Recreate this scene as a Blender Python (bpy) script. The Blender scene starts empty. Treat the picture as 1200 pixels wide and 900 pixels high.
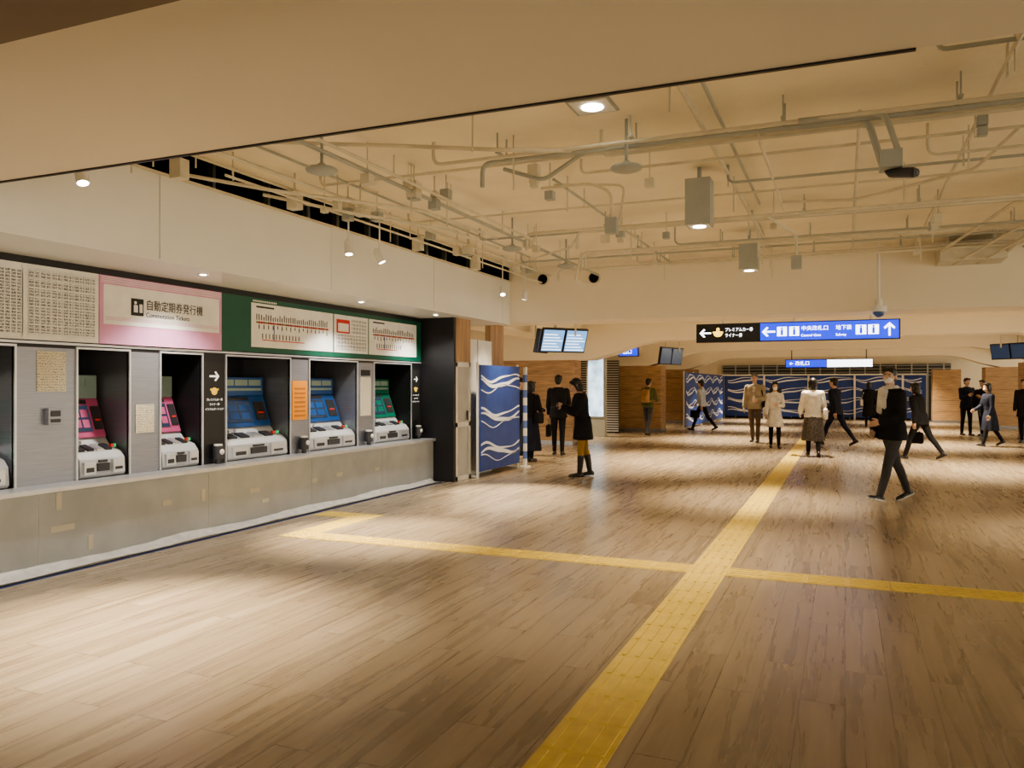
import bpy, math, random
from mathutils import Vector, Matrix
from mathutils.bvhtree import BVHTree
random.seed(7)
scene = bpy.context.scene
COL = scene.collection
pi = math.pi

# ------------------------------------------------------------------ materials
MATS = {}
def mat(name, col, rough=0.6, metal=0.0, emit=0.0, var=0.06, nscale=6.0, bump=0.0, bscale=40.0, spec=0.5, ecol=None, stretch=None):
    if name in MATS: return MATS[name]
    m = bpy.data.materials.new(name); m.use_nodes = True
    nt = m.node_tree; b = nt.nodes['Principled BSDF']
    tc = nt.nodes.new('ShaderNodeTexCoord'); mp = nt.nodes.new('ShaderNodeMapping')
    nt.links.new(tc.outputs['Object'], mp.inputs['Vector'])
    if stretch: mp.inputs['Scale'].default_value = stretch
    n = nt.nodes.new('ShaderNodeTexNoise'); n.inputs['Scale'].default_value = nscale; n.inputs['Detail'].default_value = 4
    nt.links.new(mp.outputs[0], n.inputs['Vector'])
    r = nt.nodes.new('ShaderNodeValToRGB')
    c = Vector(col[:3])
    r.color_ramp.elements[0].position = 0.3; r.color_ramp.elements[1].position = 0.7
    r.color_ramp.elements[0].color = (*(c*(1-var)), 1); r.color_ramp.elements[1].color = (*[min(1, k*(1+var)) for k in c], 1)
    nt.links.new(n.outputs['Fac'], r.inputs['Fac']); nt.links.new(r.outputs['Color'], b.inputs['Base Color'])
    b.inputs['Roughness'].default_value = rough; b.inputs['Metallic'].default_value = metal
    b.inputs['Specular IOR Level'].default_value = spec
    if emit > 0:
        b.inputs['Emission Strength'].default_value = emit
        if ecol: b.inputs['Emission Color'].default_value = (*ecol, 1)
        else: nt.links.new(r.outputs['Color'], b.inputs['Emission Color'])
        try: m.cycles.emission_sampling = 'NONE'
        except Exception: pass
    if bump > 0:
        n2 = nt.nodes.new('ShaderNodeTexNoise'); n2.inputs['Scale'].default_value = bscale
        nt.links.new(mp.outputs[0], n2.inputs['Vector'])
        bp = nt.nodes.new('ShaderNodeBump'); bp.inputs['Strength'].default_value = bump; bp.inputs['Distance'].default_value = 0.02
        nt.links.new(n2.outputs['Fac'], bp.inputs['Height']); nt.links.new(bp.outputs['Normal'], b.inputs['Normal'])
    MATS[name] = m
    return m

def wood_floor():
    m = bpy.data.materials.new('oak_plank_floor'); m.use_nodes = True
    nt = m.node_tree; N = nt.nodes; Lk = nt.links; b = N['Principled BSDF']
    tc = N.new('ShaderNodeTexCoord'); mp = N.new('ShaderNodeMapping'); mp.inputs['Rotation'].default_value = (0, 0, pi/2)
    Lk.new(tc.outputs['Object'], mp.inputs['Vector'])
    br = N.new('ShaderNodeTexBrick'); br.offset = 0.37; br.offset_frequency = 2
    br.inputs['Color1'].default_value = (0, 0, 0, 1); br.inputs['Color2'].default_value = (1, 1, 1, 1); br.inputs['Mortar'].default_value = (0.5, 0.5, 0.5, 1)
    br.inputs['Scale'].default_value = 1; br.inputs['Mortar Size'].default_value = 0.0028; br.inputs['Mortar Smooth'].default_value = 0.1
    br.inputs['Brick Width'].default_value = 1.35; br.inputs['Row Height'].default_value = 0.2
    Lk.new(mp.outputs[0], br.inputs['Vector'])
    mp2 = N.new('ShaderNodeMapping'); mp2.inputs['Scale'].default_value = (8, 0.5, 1); Lk.new(tc.outputs['Object'], mp2.inputs['Vector'])
    no = N.new('ShaderNodeTexNoise'); no.noise_dimensions = '4D'; no.inputs['Scale'].default_value = 1.4; no.inputs['Detail'].default_value = 8; no.inputs['Roughness'].default_value = 0.54; no.inputs['Distortion'].default_value = 1.1
    Lk.new(mp2.outputs[0], no.inputs['Vector'])
    mu = N.new('ShaderNodeMath'); mu.operation = 'MULTIPLY'; mu.inputs[1].default_value = 20
    Lk.new(br.outputs['Color'], mu.inputs[0]); Lk.new(mu.outputs[0], no.inputs['W'])
    ad = N.new('ShaderNodeMix'); ad.data_type = 'FLOAT'; ad.inputs[0].default_value = 0.12
    Lk.new(no.outputs['Fac'], ad.inputs[2]); Lk.new(br.outputs['Color'], ad.inputs[3])
    r = N.new('ShaderNodeValToRGB'); e = r.color_ramp.elements
    e[0].position = 0.22; e[0].color = (0.175, 0.135, 0.093, 1); e[1].position = 0.78; e[1].color = (0.40, 0.335, 0.25, 1)
    k = e.new(0.48); k.color = (0.285, 0.228, 0.162, 1)
    Lk.new(ad.outputs[0], r.inputs['Fac'])
    mx = N.new('ShaderNodeMix'); mx.data_type = 'RGBA'; mx.inputs[7].default_value = (0.09, 0.066, 0.043, 1)
    mm = N.new('ShaderNodeMath'); mm.operation = 'MULTIPLY'; mm.inputs[1].default_value = 0.75; Lk.new(br.outputs['Fac'], mm.inputs[0])
    Lk.new(mm.outputs[0], mx.inputs[0]); Lk.new(r.outputs['Color'], mx.inputs[6]); Lk.new(mx.outputs[2], b.inputs['Base Color'])
    rr = N.new('ShaderNodeMapRange'); rr.inputs[3].default_value = 0.22; rr.inputs[4].default_value = 0.34
    Lk.new(no.outputs['Fac'], rr.inputs[0]); Lk.new(rr.outputs[0], b.inputs['Roughness'])
    bp = N.new('ShaderNodeBump'); bp.inputs['Strength'].default_value = 0.05; bp.inputs['Distance'].default_value = 0.004
    Lk.new(no.outputs['Fac'], bp.inputs['Height']); Lk.new(bp.outputs['Normal'], b.inputs['Normal'])
    return m

def wood_clad(name, vertical=False):
    return mat(name, (0.40, 0.26, 0.145), rough=0.5, var=0.3, nscale=2.2, stretch=((8, 8, 0.6) if vertical else (1.2, 1.2, 14)))

def table_mat(name, rowh, colw, ink=(0.10, 0.10, 0.11), paper=(0.74, 0.74, 0.71), dens=0.5):
    m = bpy.data.materials.new(name); m.use_nodes = True
    nt = m.node_tree; N = nt.nodes; Lk = nt.links; b = N['Principled BSDF']
    tc = N.new('ShaderNodeTexCoord'); sp = N.new('ShaderNodeSeparateXYZ'); cb = N.new('ShaderNodeCombineXYZ')
    Lk.new(tc.outputs['Object'], sp.inputs[0]); Lk.new(sp.outputs['Y'], cb.inputs['X']); Lk.new(sp.outputs['Z'], cb.inputs['Y'])
    br = N.new('ShaderNodeTexBrick'); br.offset = 0
    br.inputs['Scale'].default_value = 1; br.inputs['Brick Width'].default_value = colw; br.inputs['Row Height'].default_value = rowh; br.inputs['Mortar Size'].default_value = rowh*0.16
    br.inputs['Color1'].default_value = (0, 0, 0, 1); br.inputs['Color2'].default_value = (1, 1, 1, 1)
    Lk.new(cb.outputs[0], br.inputs['Vector'])
    no = N.new('ShaderNodeTexNoise'); no.inputs['Scale'].default_value = 120; Lk.new(cb.outputs[0], no.inputs['Vector'])
    gt = N.new('ShaderNodeMath'); gt.operation = 'GREATER_THAN'; gt.inputs[1].default_value = dens; Lk.new(no.outputs['Fac'], gt.inputs[0])
    inv = N.new('ShaderNodeMath'); inv.operation = 'SUBTRACT'; inv.inputs[0].default_value = 1; Lk.new(br.outputs['Fac'], inv.inputs[1])
    mu = N.new('ShaderNodeMath'); mu.operation = 'MULTIPLY'; Lk.new(gt.outputs[0], mu.inputs[0]); Lk.new(inv.outputs[0], mu.inputs[1])
    mx = N.new('ShaderNodeMix'); mx.data_type = 'RGBA'; mx.inputs[6].default_value = (*paper, 1); mx.inputs[7].default_value = (*ink, 1)
    Lk.new(mu.outputs[0], mx.inputs[0]); Lk.new(mx.outputs[2], b.inputs['Base Color'])
    b.inputs['Roughness'].default_value = 0.5
    return m

M_floor = wood_floor()
M_ceil = mat('painted_ceiling', (0.87, 0.80, 0.64), 0.8, var=0.06, nscale=1.2, bump=0.35, bscale=7)
M_soffit = mat('painted_soffit', (0.83, 0.76, 0.62), 0.75, var=0.02, nscale=1)
M_soffd = mat('entrance_soffit_brown', (0.24, 0.18, 0.12), 0.7)
M_white = mat('fascia_panel', (0.79, 0.80, 0.78), 0.3, var=0.03, nscale=1.2)
M_pipe = mat('painted_conduit', (0.66, 0.62, 0.50), 0.5, var=0.08)
M_pipew = mat('galvanised_conduit', (0.44, 0.46, 0.42), 0.4, 0.35)
M_black = mat('black_trim', (0.012, 0.012, 0.014), 0.4)
M_void = mat('dark_void', (0.008, 0.008, 0.008), 0.95, spec=.1)
M_metal = mat('brushed_steel', (0.30, 0.31, 0.35), 0.33, 0.7, var=0.08, stretch=(1, 1, 30), nscale=4)
M_steel = mat('steel_ledge', (0.60, 0.61, 0.63), 0.3, 0.6)
M_panel = mat('plastic_covered_panel', (0.41, 0.43, 0.44), 0.38, var=0.10, nscale=3, bump=0.2, bscale=5)
M_cloth = mat('plastic_sheeting', (0.50, 0.49, 0.47), 0.35, var=0.15, nscale=12, bump=0.5, bscale=9)
M_tape = mat('masking_tape', (0.56, 0.54, 0.46), 0.6)
M_yel = mat('tactile_yellow', (0.70, 0.54, 0.15), 0.45, var=0.10, nscale=9)
M_woodh = wood_clad('wood_cladding'); M_woodv = wood_clad('wood_cladding_vertical', True)
M_blue = mat('barrier_blue', (0.025, 0.065, 0.29), 0.5, var=0.12)
M_wave = mat('wave_white', (0.80, 0.84, 0.93), 0.6)
M_grey = mat('grey_panel', (0.48, 0.48, 0.46), 0.5)
M_paper = mat('paper', (0.78, 0.78, 0.75), 0.6)
M_green = mat('sign_green', (0.008, 0.095, 0.06), 0.4)
M_pink = mat('sign_pink', (0.68, 0.33, 0.52), 0.45)
M_ink = mat('ink', (0.02, 0.02, 0.02), 0.5)
M_orange = mat('orange_notice', (0.74, 0.30, 0.04), 0.5)
M_lens = mat('lamp_lens', (1, 0.9, 0.7), 0.3, emit=9, ecol=(1, 0.92, 0.78), var=0)
M_whitem = mat('white_enamel', (0.76, 0.75, 0.71), 0.35)
M_boxg = mat('luminaire_grey', (0.40, 0.42, 0.39), 0.45)

# ------------------------------------------------------------------ mesh helper
def empty(name):
    e = bpy.data.objects.new(name, None); COL.objects.link(e); e.empty_display_size = 0.1
    return e

class MB:
    def __init__(s): s.v = []; s.f = []; s.m = []
    def loft(s, rings, m=0, closed_caps=True):
        b = len(s.v); n = len(rings[0])
        for r in rings: s.v += [Vector(p) for p in r]
        for i in range(len(rings)-1):
            for j in range(n):
                k = (j+1) % n
                s.f.append((b+i*n+j, b+i*n+k, b+(i+1)*n+k, b+(i+1)*n+j)); s.m.append(m)
        if closed_caps:
            s.f.append(tuple(b+j for j in reversed(range(n)))); s.m.append(m)
            s.f.append(tuple(b+(len(rings)-1)*n+j for j in range(n))); s.m.append(m)
    def box(s, x0, x1, y0, y1, z0, z1, m=0):
        s.loft([[(x0, y0, z0), (x1, y0, z0), (x1, y1, z0), (x0, y1, z0)], [(x0, y0, z1), (x1, y0, z1), (x1, y1, z1), (x0, y1, z1)]], m)
    def prism_y(s, prof, y0, y1, m=0):   # prof in (x,z)
        s.loft([[(x, y0, z) for x, z in prof], [(x, y1, z) for x, z in prof]], m)
    def ell(s, c, r, m=0, n=14, k=9, M=None):
        c = Vector(c); rings = []
        for i in range(k+1):
            t = -pi/2 + pi*i/k; t = max(-1.45, min(1.45, t))
            ring = []
            for j in range(n):
                a = 2*pi*j/n
                p = Vector((r[0]*math.cos(t)*math.cos(a), r[1]*math.cos(t)*math.sin(a), r[2]*math.sin(t)))
                if M: p = M @ p
                ring.append(c+p)
            rings.append(ring)
        s.loft(rings, m)
    def limb(s, p0, r0, p1, r1, m=0, n=12, caps=True):
        p0 = Vector(p0); p1 = Vector(p1); d = (p1-p0)
        if d.length < 1e-6: return
        d.normalize(); u = d.orthogonal().normalized(); w = d.cross(u)
        def ring(c, r): return [c+u*r*math.cos(2*pi*j/n)+w*r*math.sin(2*pi*j/n) for j in range(n)]
        rings = []
        if caps:
            for t in (-1.3, -0.8, -0.4): rings.append(ring(p0+d*r0*math.sin(t), r0*math.cos(t)))
        rings.append(ring(p0, r0)); rings.append(ring(p1, r1))
        if caps:
            for t in (0.4, 0.8, 1.3): rings.append(ring(p1+d*r1*math.sin(t), r1*math.cos(t)))
        s.loft(rings, m)
    def cyl(s, p0, p1, r, m=0, n=16): s.limb(p0, r, p1, r, m, n, False)
    def mesh(s, name):
        me = bpy.data.meshes.new(name); me.from_pydata([tuple(v) for v in s.v], [], s.f); return me
    def obj(s, name, mats, parent=None, smooth=False, bevel=0):
        me = s.mesh(name)
        for q in mats: me.materials.append(q)
        me.polygons.foreach_set('material_index', s.m)
        if smooth: me.polygons.foreach_set('use_smooth', [True]*len(me.polygons))
        import bmesh
        bm = bmesh.new(); bm.from_mesh(me); bmesh.ops.recalc_face_normals(bm, faces=bm.faces); bm.to_mesh(me); bm.free()
        o = bpy.data.objects.new(name, me); COL.objects.link(o)
        if parent: o.parent = parent
        if bevel:
            bv = o.modifiers.new('bevel', 'BEVEL'); bv.width = bevel; bv.segments = 2; bv.limit_method = 'ANGLE'
        return o

def box(name, x0, x1, y0, y1, z0, z1, m, parent=None, bevel=0):
    b = MB(); b.box(x0, x1, y0, y1, z0, z1); return b.obj(name, [m], parent, bevel=bevel)

def text(body, loc, size, rot, m, parent, name='lettering', align='CENTER', sx=1.0):
    c = bpy.data.curves.new(name, 'FONT'); c.body = body; c.size = size; c.align_x = align; c.align_y = 'CENTER'; c.extrude = 0.001
    c.materials.append(m)
    o = bpy.data.objects.new(name, c); COL.objects.link(o); o.location = loc; o.rotation_euler = rot; o.scale = (sx, 1, 1)
    o.parent = parent
    return o
RL = (pi/2, 0, pi/2)      # lettering on the left wall, facing +X
RF = (pi/2, 0, 0)         # lettering facing -Y

# ------------------------------------------------------------------ room shell
FX = -5.39; WX = -6.20; SZ = 2.585; CZ = 3.55; NZ = 2.73; NY = 3.25; BY = 12.85; PY = 11.1; LX = -5.62
box('floor', -11, 8, -5, 40, -0.1, 0, M_floor)
box('ceiling', FX, 8, NY, BY+0.1, CZ, CZ+0.15, M_ceil)
b = MB(); b.box(FX, 8, -5, NY, NZ, CZ+0.1, 0)
b.box(FX, 0.24, NY-0.010, NY+0.008, NZ-0.008, NZ+0.1, 1)
b.obj('ceiling_soffit_near', [M_soffit, M_black])
b = MB(); b.box(-6.2, 8, -5, 1.72, NZ-0.14, NZ-0.001, 0); b.obj('ceiling_soffit_entrance', [M_soffd])
box('ceiling_far', -11, 8, BY+0.7, 40, 3.02, 3.2, M_ceil)
# unseen right and back walls, bays opened so world light brightens the ceiling
b = MB()
for y in (-5, 1, 7, 13, 19, 25, 31, 37): b.box(7.6, 8.2, y, y+.7, 0, 3.6)
b.box(7.6, 8.2, -5, 40, 3.0, 3.6); b.obj('wall_right', [M_soffit])
b = MB(); b.box(-11, -4, -5.2, -5, 0, 3.6); b.box(-4, 8, -5.2, -5, 2.6, 3.6); b.box(1.5, 2.1, -5.2, -5, 0, 3.6); b.obj('wall_back', [M_soffit])
box('wall_far', -11, 8, 39, 39.2, 0, 3.2, M_soffit)
box('wall_left_far', -11.2, -11, 11, 40, 0, 3.2, M_woodh)

# fascia panels on the left
f = empty('fascia_left')
ys = [-5, -2.26, 0.2, 2.66, 5.12, 7.58, 10.04, 12.5, BY]
b = MB()
for i in range(len(ys)-1):
    y0, y1 = ys[i]+0.005, ys[i+1]-0.005
    if y1 < NY: b.box(FX-0.04, FX, y0, y1, SZ, NZ)
    elif y0 < NY:
        b.box(FX-0.04, FX, y0, NY, SZ, NZ); b.box(FX-0.04, FX, NY, y1, SZ, 3.30)
    else: b.box(FX-0.04, FX, y0, y1, SZ, 3.30)
b.obj('fascia_panels', [M_white], f)
b = MB(); b.box(FX-0.08, FX-0.045, -5, BY, SZ+0.01, 3.29, 0); b.obj('panel_backing', [M_void], f)
b = MB(); b.box(FX-0.05, FX+0.025, NY, BY, 3.30, 3.32, 0); b.obj('top_rail', [M_pipe], f)
b = MB(); b.box(-6.95, FX-0.0, -5, BY, SZ-0.02, SZ, 0)
b.obj('ceiling_counter_soffit', [M_white])
b = MB(); b.box(-6.8, -6.7, -5, BY, SZ, 3.9); b.box(-6.8, FX, -5, BY, 3.86, 3.9); b.box(-6.8, FX-.08, NY-.1, BY, 3.28, 3.30); b.box(FX-.01, FX, NY, BY, CZ+.15, 3.9); b.box(-6.8, FX-.02, BY-.06, BY-.01, 3.3, 3.9); b.obj('wall_left_upper_void', [M_void])
b = MB()
for i in range(9):
    y = 6.2+i*0.72+random.uniform(-0.15, 0.15)
    w = random.uniform(0.03, 0.08)
    b.box(FX-0.45, FX-0.38, y, y+w, 3.30, 3.86)
b.limb((FX-0.4, 5.4, 3.40), 0.016, (FX-0.4, BY-.1, 3.40), 0.016)
b.obj('cable_trunking', [M_pipew])

# cross beam 1
b = MB(); b.box(-7.0, 8, BY, BY+0.75, 2.6, CZ+0.1)
b.obj('ceiling_beam', [M_soffit])
for yb in (19.5, 26.0, 32.5):
    b = MB(); z1 = 3.1
    prof = [(-11, 2.15), (-5.9, 2.15), (-5.3, 2.3), (-4.7, 2.52), (-4.2, 2.6), (3.3, 2.6), (3.8, 2.52), (4.4, 2.3), (5.0, 2.15), (8, 2.15), (8, z1), (-11, z1)]
    b.prism_y(prof, yb-0.35, yb+0.35)
    b.obj('ceiling_beam', [M_soffit])
for xa in (-6.9, 4.75):
    b = MB(); b.box(xa, xa+0.8, BY+0.75, 39, 2.62, 3.1); b.obj('ceiling_beam_side', [M_soffit])

def column(x0, x1, y0, y1, name='wood_clad_column'):
    e = empty(name)
    b = MB(); b.box(x0, x1, y0, y1, 0, 2.15)
    b.obj('cladding', [M_woodh], e)
    b = MB()
    for z in (.45, .9, 1.35, 1.8): b.box(x0-.002, x1+.002, y0-.002, y1+.002, z, z+.008)
    b.obj('cladding_joints', [M_black], e)
    b = MB(); b.box(x0-.01, x1+.01, y0-.01, y1+.01, 0, 0.1); b.obj('kick_plate', [M_metal], e)
column(-8.3, -6.35, 19.2, 19.9)
column(-7.1, -5.5, 25.7, 26.5)
column(-7.1, -5.5, 32.2, 33.0)
column(4.55, 5.6, 25.7, 26.5)
column(4.55, 5.6, 32.2, 33.0)
column(4.55, 5.6, 19.2, 19.9)
column(3.3, 4.3, 36.4, 37.2)

# ------------------------------------------------------------------ ticket counter
tc = empty('ticket_counter')
b = MB(); b.box(WX, -5.97, -5, PY, 0, 0.63); b.obj('counter_base', [M_panel], tc)
b = MB(); b.box(WX, -5.92, -5, PY, 0.63, 0.672); b.obj('ledge', [M_steel], tc, bevel=0.006)
b = MB()
for y in (4.45, 6.3, 8.0, 9.6): b.box(-5.97, -5.9665, y, y+0.008, 0.02, 0.6, 1)
for (y, z, w, h) in [(4.6, .48, .05, .16), (4.55, .30, .22, .05), (5.7, .36, .12, .05), (6.2, .34, .05, .12), (6.9, .33, .16, .05), (7.1, .2, .12, .04), (8.0, .32, .1, .05), (8.5, .34, .14, .05), (9.4, .33, .12, .04), (4.9, .1, .05, .12)]:
    b.box(-5.969, -5.965, y, y+w, z, z+h, 0)
b.obj('tape_patches', [M_tape, M_grey], tc)
b = MB(); rings = []
n = 150
for i in range(n+1):
    y = -3+(PY+2.9)*i/n
    w = 0.13+0.015*math.sin(i*0.5)+random.uniform(-.005, .005); h = 0.05+0.012*math.sin(i*0.33+1)+random.uniform(-.004, .004)
    rings.append([(-5.963, y, 0.002), (-5.97+w, y, 0.002), (-5.97+w-0.01, y, 0.01), (-5.97+w*0.55, y, 0.014+random.uniform(0, .006)), (-5.950, y, h), (-5.963, y, h+0.004)])
b.loft(rings); b.obj('plastic_sheeting', [M_cloth], None, smooth=True)
b = MB(); b.box(-5.79, -5.768, -3, PY-0.1, 0.0, 0.012, 0); b.box(-5.76, -5.752, -3, PY-0.1, 0, 0.006, 1); b.obj('cable_on_floor', [M_black, M_blue])

openings = [(3.55, 4.40), (4.98, 5.52), (5.90, 6.44), (6.80, 7.87), (8.26, 9.31), (9.75, 10.79)]
OT = 1.82
b = MB()
b.box(WX-0.75, WX, -5, PY, OT, SZ-.02, 1)
prev = -5
for y0, y1 in openings+[(PY, PY)]:
    b.box(WX-0.7, WX-0.001, prev, y0, 0.67, OT, 0 if not (abs(prev-6.44) < .01 or abs(prev-10.79) < .01) else 1)
    prev = y1
b.box(WX-0.75, WX-0.7, -5, PY, 0, OT, 1); b.box(WX-0.75, WX-.001, -5, PY, 0, .67, 1)
b.obj('wall_left', [M_metal, M_black])
b = MB()
for y0, y1 in openings:
    b.box(WX-0.02, WX+0.014, y0-0.018, y0, 0.673, OT+0.018); b.box(WX-0.02, WX+0.014, y1, y1+0.018, 0.673, OT+0.018)
    b.box(WX-0.02, WX+0.014, y0, y1, OT, OT+0.018)
b.box(WX, WX+0.012, -5, PY, OT+0.03, OT+0.05)
b.obj('trim_recess_frames', [M_steel])
b = MB(); b.box(WX-0.75, LX, PY, PY+0.06, 0, SZ-.02); b.obj('wall_counter_end', [M_black])
b = MB(); b.box(LX-0.01, LX+0.012, PY-0.012, PY+0.07, 0, SZ-.02); b.obj('trim_counter_end', [M_black])

M_con = mat('machine_plastic', (0.48, 0.49, 0.51), 0.4)
M_scr = mat('machine_screen', (0.02, 0.025, 0.035), 0.15, emit=0.08, ecol=(0.15, 0.25, 0.45))
M_dk = mat('machine_dark', (0.04, 0.04, 0.045), 0.35)
M_mb = mat('machine_blue', (0.015, 0.085, 0.30), 0.35)
M_mg = mat('machine_green', (0.015, 0.16, 0.11), 0.35)
M_mp = mat('machine_pink', (0.50, 0.11, 0.24), 0.35)
M_red = mat('indicator_red', (0.5, 0.04, 0.03), 0.4, emit=.15)
M_gr = mat('indicator_green', (0.05, 0.5, 0.2), 0.4, emit=.3)
M_head = mat('machine_header', (0.28, 0.38, 0.36), 0.4)
def machine(y0, y1, cm, hm):
    e = empty('ticket_machine'); w = y1-y0; a = y0+0.03; c = y1-0.03
    X = WX
    b = MB()
    b.prism_y([(X-0.68, 0.673), (X-0.02, 0.673), (X-0.0, 0.70), (X-0.01, 0.84), (X-0.06, 0.90), (X-0.20, 0.95), (X-0.26, 1.02), (X-0.68, 1.02)], a, c)
    b.obj('console', [M_con], e, bevel=0.008)
    b = MB(); b.prism_y([(X-0.68, 1.02), (X-0.23, 1.02), (X-0.36, 1.38), (X-0.68, 1.38)], a+.01, c-.01); b.obj('screen_housing', [cm], e, bevel=0.01)
    b = MB()
    def sl(t): return X-0.23-0.13*t, 1.02+0.36*t
    def slab(t0, t1, u0, u1, off, m):
        x0, z0 = sl(t0); x1, z1 = sl(t1)
        b.prism_y([(x0-0.02, z0), (x0+off, z0), (x1+off, z1), (x1-0.02, z1)], a+(c-a)*u0, a+(c-a)*u1, m)
    slab(.16, .82, .10, .70, .008, 0); slab(.2, .8, .76, .94, .01, 1); slab(.42, .47, .80, .90, .016, 2); slab(.86, .96, .1, .7, .006, 1)
    for i in range(3):
        for j in range(2): slab(.26+j*.26, .46+j*.26, .14+i*.185, .29+i*.185, .011, 3)
    b.obj('touch_screen', [M_scr, M_dk, M_red, cm], e)
    b = MB(); b.box(X-0.45, X-0.36, a+.01, c-.01, 1.38, 1.60); b.obj('header_sign', [hm], e, bevel=0.008)
    b = MB()
    def fr(u0, u1, z0, z1, off, m): b.box(X-0.03, X+off, a+(c-a)*u0, a+(c-a)*u1, z0, z1, m)
    fr(.06, .30, .71, .82, .02, 1); fr(.36, .62, .73, .80, .012, 0); fr(.68, .93, .71, .83, .026, 1)
    fr(.10, .26, .73, .77, .024, 0); fr(.72, .88, .735, .76, .03, 0); fr(.4, .58, .81, .83, .008, 0)
    for u in (.1, .3, .5, .7):
        b.prism_y([(X-.19, .945), (X-.08, .905), (X-.075, .925), (X-.185, .965)], a+(c-a)*u, a+(c-a)*(u+.13), 0 if u != .5 else 1)
    b.box(X-.13, X-.10, a+(c-a)*.85, a+(c-a)*.9, .93, .96, 2); b.box(X-.13, X-.10, a+(c-a)*.92, a+(c-a)*.96, .93, .96, 3)
    for k in range(3): b.cyl((X-.2, a+(c-a)*(.12+k*.1), .97), (X-.19, a+(c-a)*(.12+k*.1), 1.0), .012, 1, 8)
    b.obj('slots_and_trays', [M_dk, M_steel, M_red, M_gr], e)
    b = MB()
    for k in range(4): b.box(X-0.362, X-0.356, a+.04+k*(c-a-.08)/4, a+.02+(k+1)*(c-a-.08)/4, 1.5, 1.57)
    b.box(X-0.362, X-0.356, a+.05, c-.05, 1.44, 1.47); b.obj('header_print', [M_head], e)
machine(*openings[0], M_mg, M_con); machine(*openings[1], M_mp, M_head); machine(*openings[2], M_mp, M_head)
machine(*openings[3], M_mb, M_mb); machine(*openings[4], M_mb, M_mb); machine(*openings[5], M_mg, M_mg)

def wallbox(name, y0, y1, z0, z1, d, m, parent=None):
    b = MB(); b.box(WX+.001, WX+d, y0, y1, z0, z1); return b.obj(name, [m], parent)
M_tt = table_mat('timetable_print', 0.026, 0.10, dens=.47)
M_tt2 = table_mat('fare_table_print', 0.05, 0.07, dens=0.5)
M_tt3 = table_mat('notice_print', 0.022, 0.3, paper=(0.66, 0.61, 0.47), dens=0.55)
tt = empty('timetable_board')
wallbox('board', 2.2, 5.17, 1.88, 2.5, 0.03, M_paper, tt)
b = MB(); b.box(WX+.03, WX+.034, 2.6, 4.44, 1.92, 2.44); b.box(WX+.03, WX+.034, 4.50, 5.13, 1.92, 2.46); b.obj('printed_tables', [M_tt], tt)
b = MB()
for k in range(13): b.box(WX+.034, WX+.037, 4.5+k*.0525-.004, 4.5+k*.0525+.004, 1.92, 2.46)
for k in range(8): b.box(WX+.034, WX+.037, 4.5, 5.13, 1.93+k*.075-.005, 1.93+k*.075+.005)
for k in range(20): b.box(WX+.034, WX+.037, 3.5+k*.05-.004, 3.5+k*.05+.004, 1.92, 2.44)
b.box(WX+.034, WX+.037, 4.44, 4.5, 1.9, 2.48)
b.obj('rules', [M_paper], tt)
pk = empty('commutation_ticket_sign')
wallbox('board', 5.18, 6.70, 1.88, 2.5, 0.03, M_pink, pk)
b = MB(); b.box(WX+.03, WX+.034, 5.22, 6.66, 2.06, 2.42, 0)
for k in range(4): b.box(WX+.03, WX+.034, 5.2, 6.68, 2.435+k*.016, 2.441+k*.016, 0)
for k in range(3): b.box(WX+.034, WX+.036, 5.24, 6.64, 2.10+k*.012, 2.103+k*.012, 2)
b.box(WX+.034, WX+.04, 5.52, 5.66, 2.16, 2.32, 1)
b.ell((WX+.04, 5.565, 2.28), (.004, .016, .016), 0); b.box(WX+.038, WX+.043, 5.545, 5.59, 2.19, 2.258, 0); b.box(WX+.038, WX+.043, 5.61, 5.645, 2.19, 2.27, 0)
b.obj('printed_panel', [M_paper, M_ink, M_pink], pk)
text('自動定期券発行機', (WX+.036, 5.69, 2.265), .108, RL, M_ink, pk, align='LEFT', sx=.85)
text('Commutation Tickets', (WX+.036, 5.69, 2.175), .062, RL, M_ink, pk, align='LEFT')
gs = empty('route_map_sign')
wallbox('board', 6.71, PY-.02, 1.88, 2.5, 0.02, M_green, gs)
b = MB()
for (a, c) in [(7.17, 8.72), (8.75, 9.55), (9.58, 10.92)]: b.box(WX+.02, WX+.028, a, c, 1.94, 2.44)
b.obj('map_panels', [M_paper], gs)
M_mred = mat('map_red', (0.6, 0.05, 0.04)); M_mgreen = mat('map_green', (0.05, 0.35, 0.12))
b = MB(); X1 = WX+.028; X2 = WX+.032
for (a, c) in [(7.25, 8.62), (9.68, 10.84)]:
    b.box(X1, X2, a, c, 2.215, 2.232, 1)
    n = int((c-a)/.04)
    for k in range(n):
        y = a+k*(c-a)/n; h = random.uniform(.04, .085)
        b.box(X1, X2, y, y+.010, 2.25, 2.25+h, 0)
        b.box(X1, X2+.001, y, y+.015, 2.212, 2.236, 2 if k % 4 == 0 else 0)
        if k % 2: b.box(X1, X2, y, y+.010, 2.2-random.uniform(.03, .06), 2.2, 0)
    b.box(X1, X2, a+.1, c-.5, 2.02, 2.03, 1); b.box(X1, X2, a+.3, a+.31, 2.03, 2.21, 3)
    for k in range(12): b.box(X1, X2, a+.1+k*.06, a+.11+k*.06, 2.04, 2.1, 0)
    b.box(X1, X2, a, a+.3, 2.39, 2.41, 0)
b.box(X1, X2, 8.80, 9.10, 2.2, 2.38, 1); b.box(X1, X2+.001, 8.83, 9.07, 2.22, 2.33, 4)
b.obj('map_lines', [M_ink, M_mred, M_mgreen, M_mb, M_paper], gs)
b = MB(); b.box(X1, X2-.001, 8.80, 9.5, 1.98, 2.18); b.box(X1, X2-.001, 9.15, 9.5, 2.2, 2.4); b.obj('fare_tables', [M_tt2], gs)
b = MB()
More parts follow.
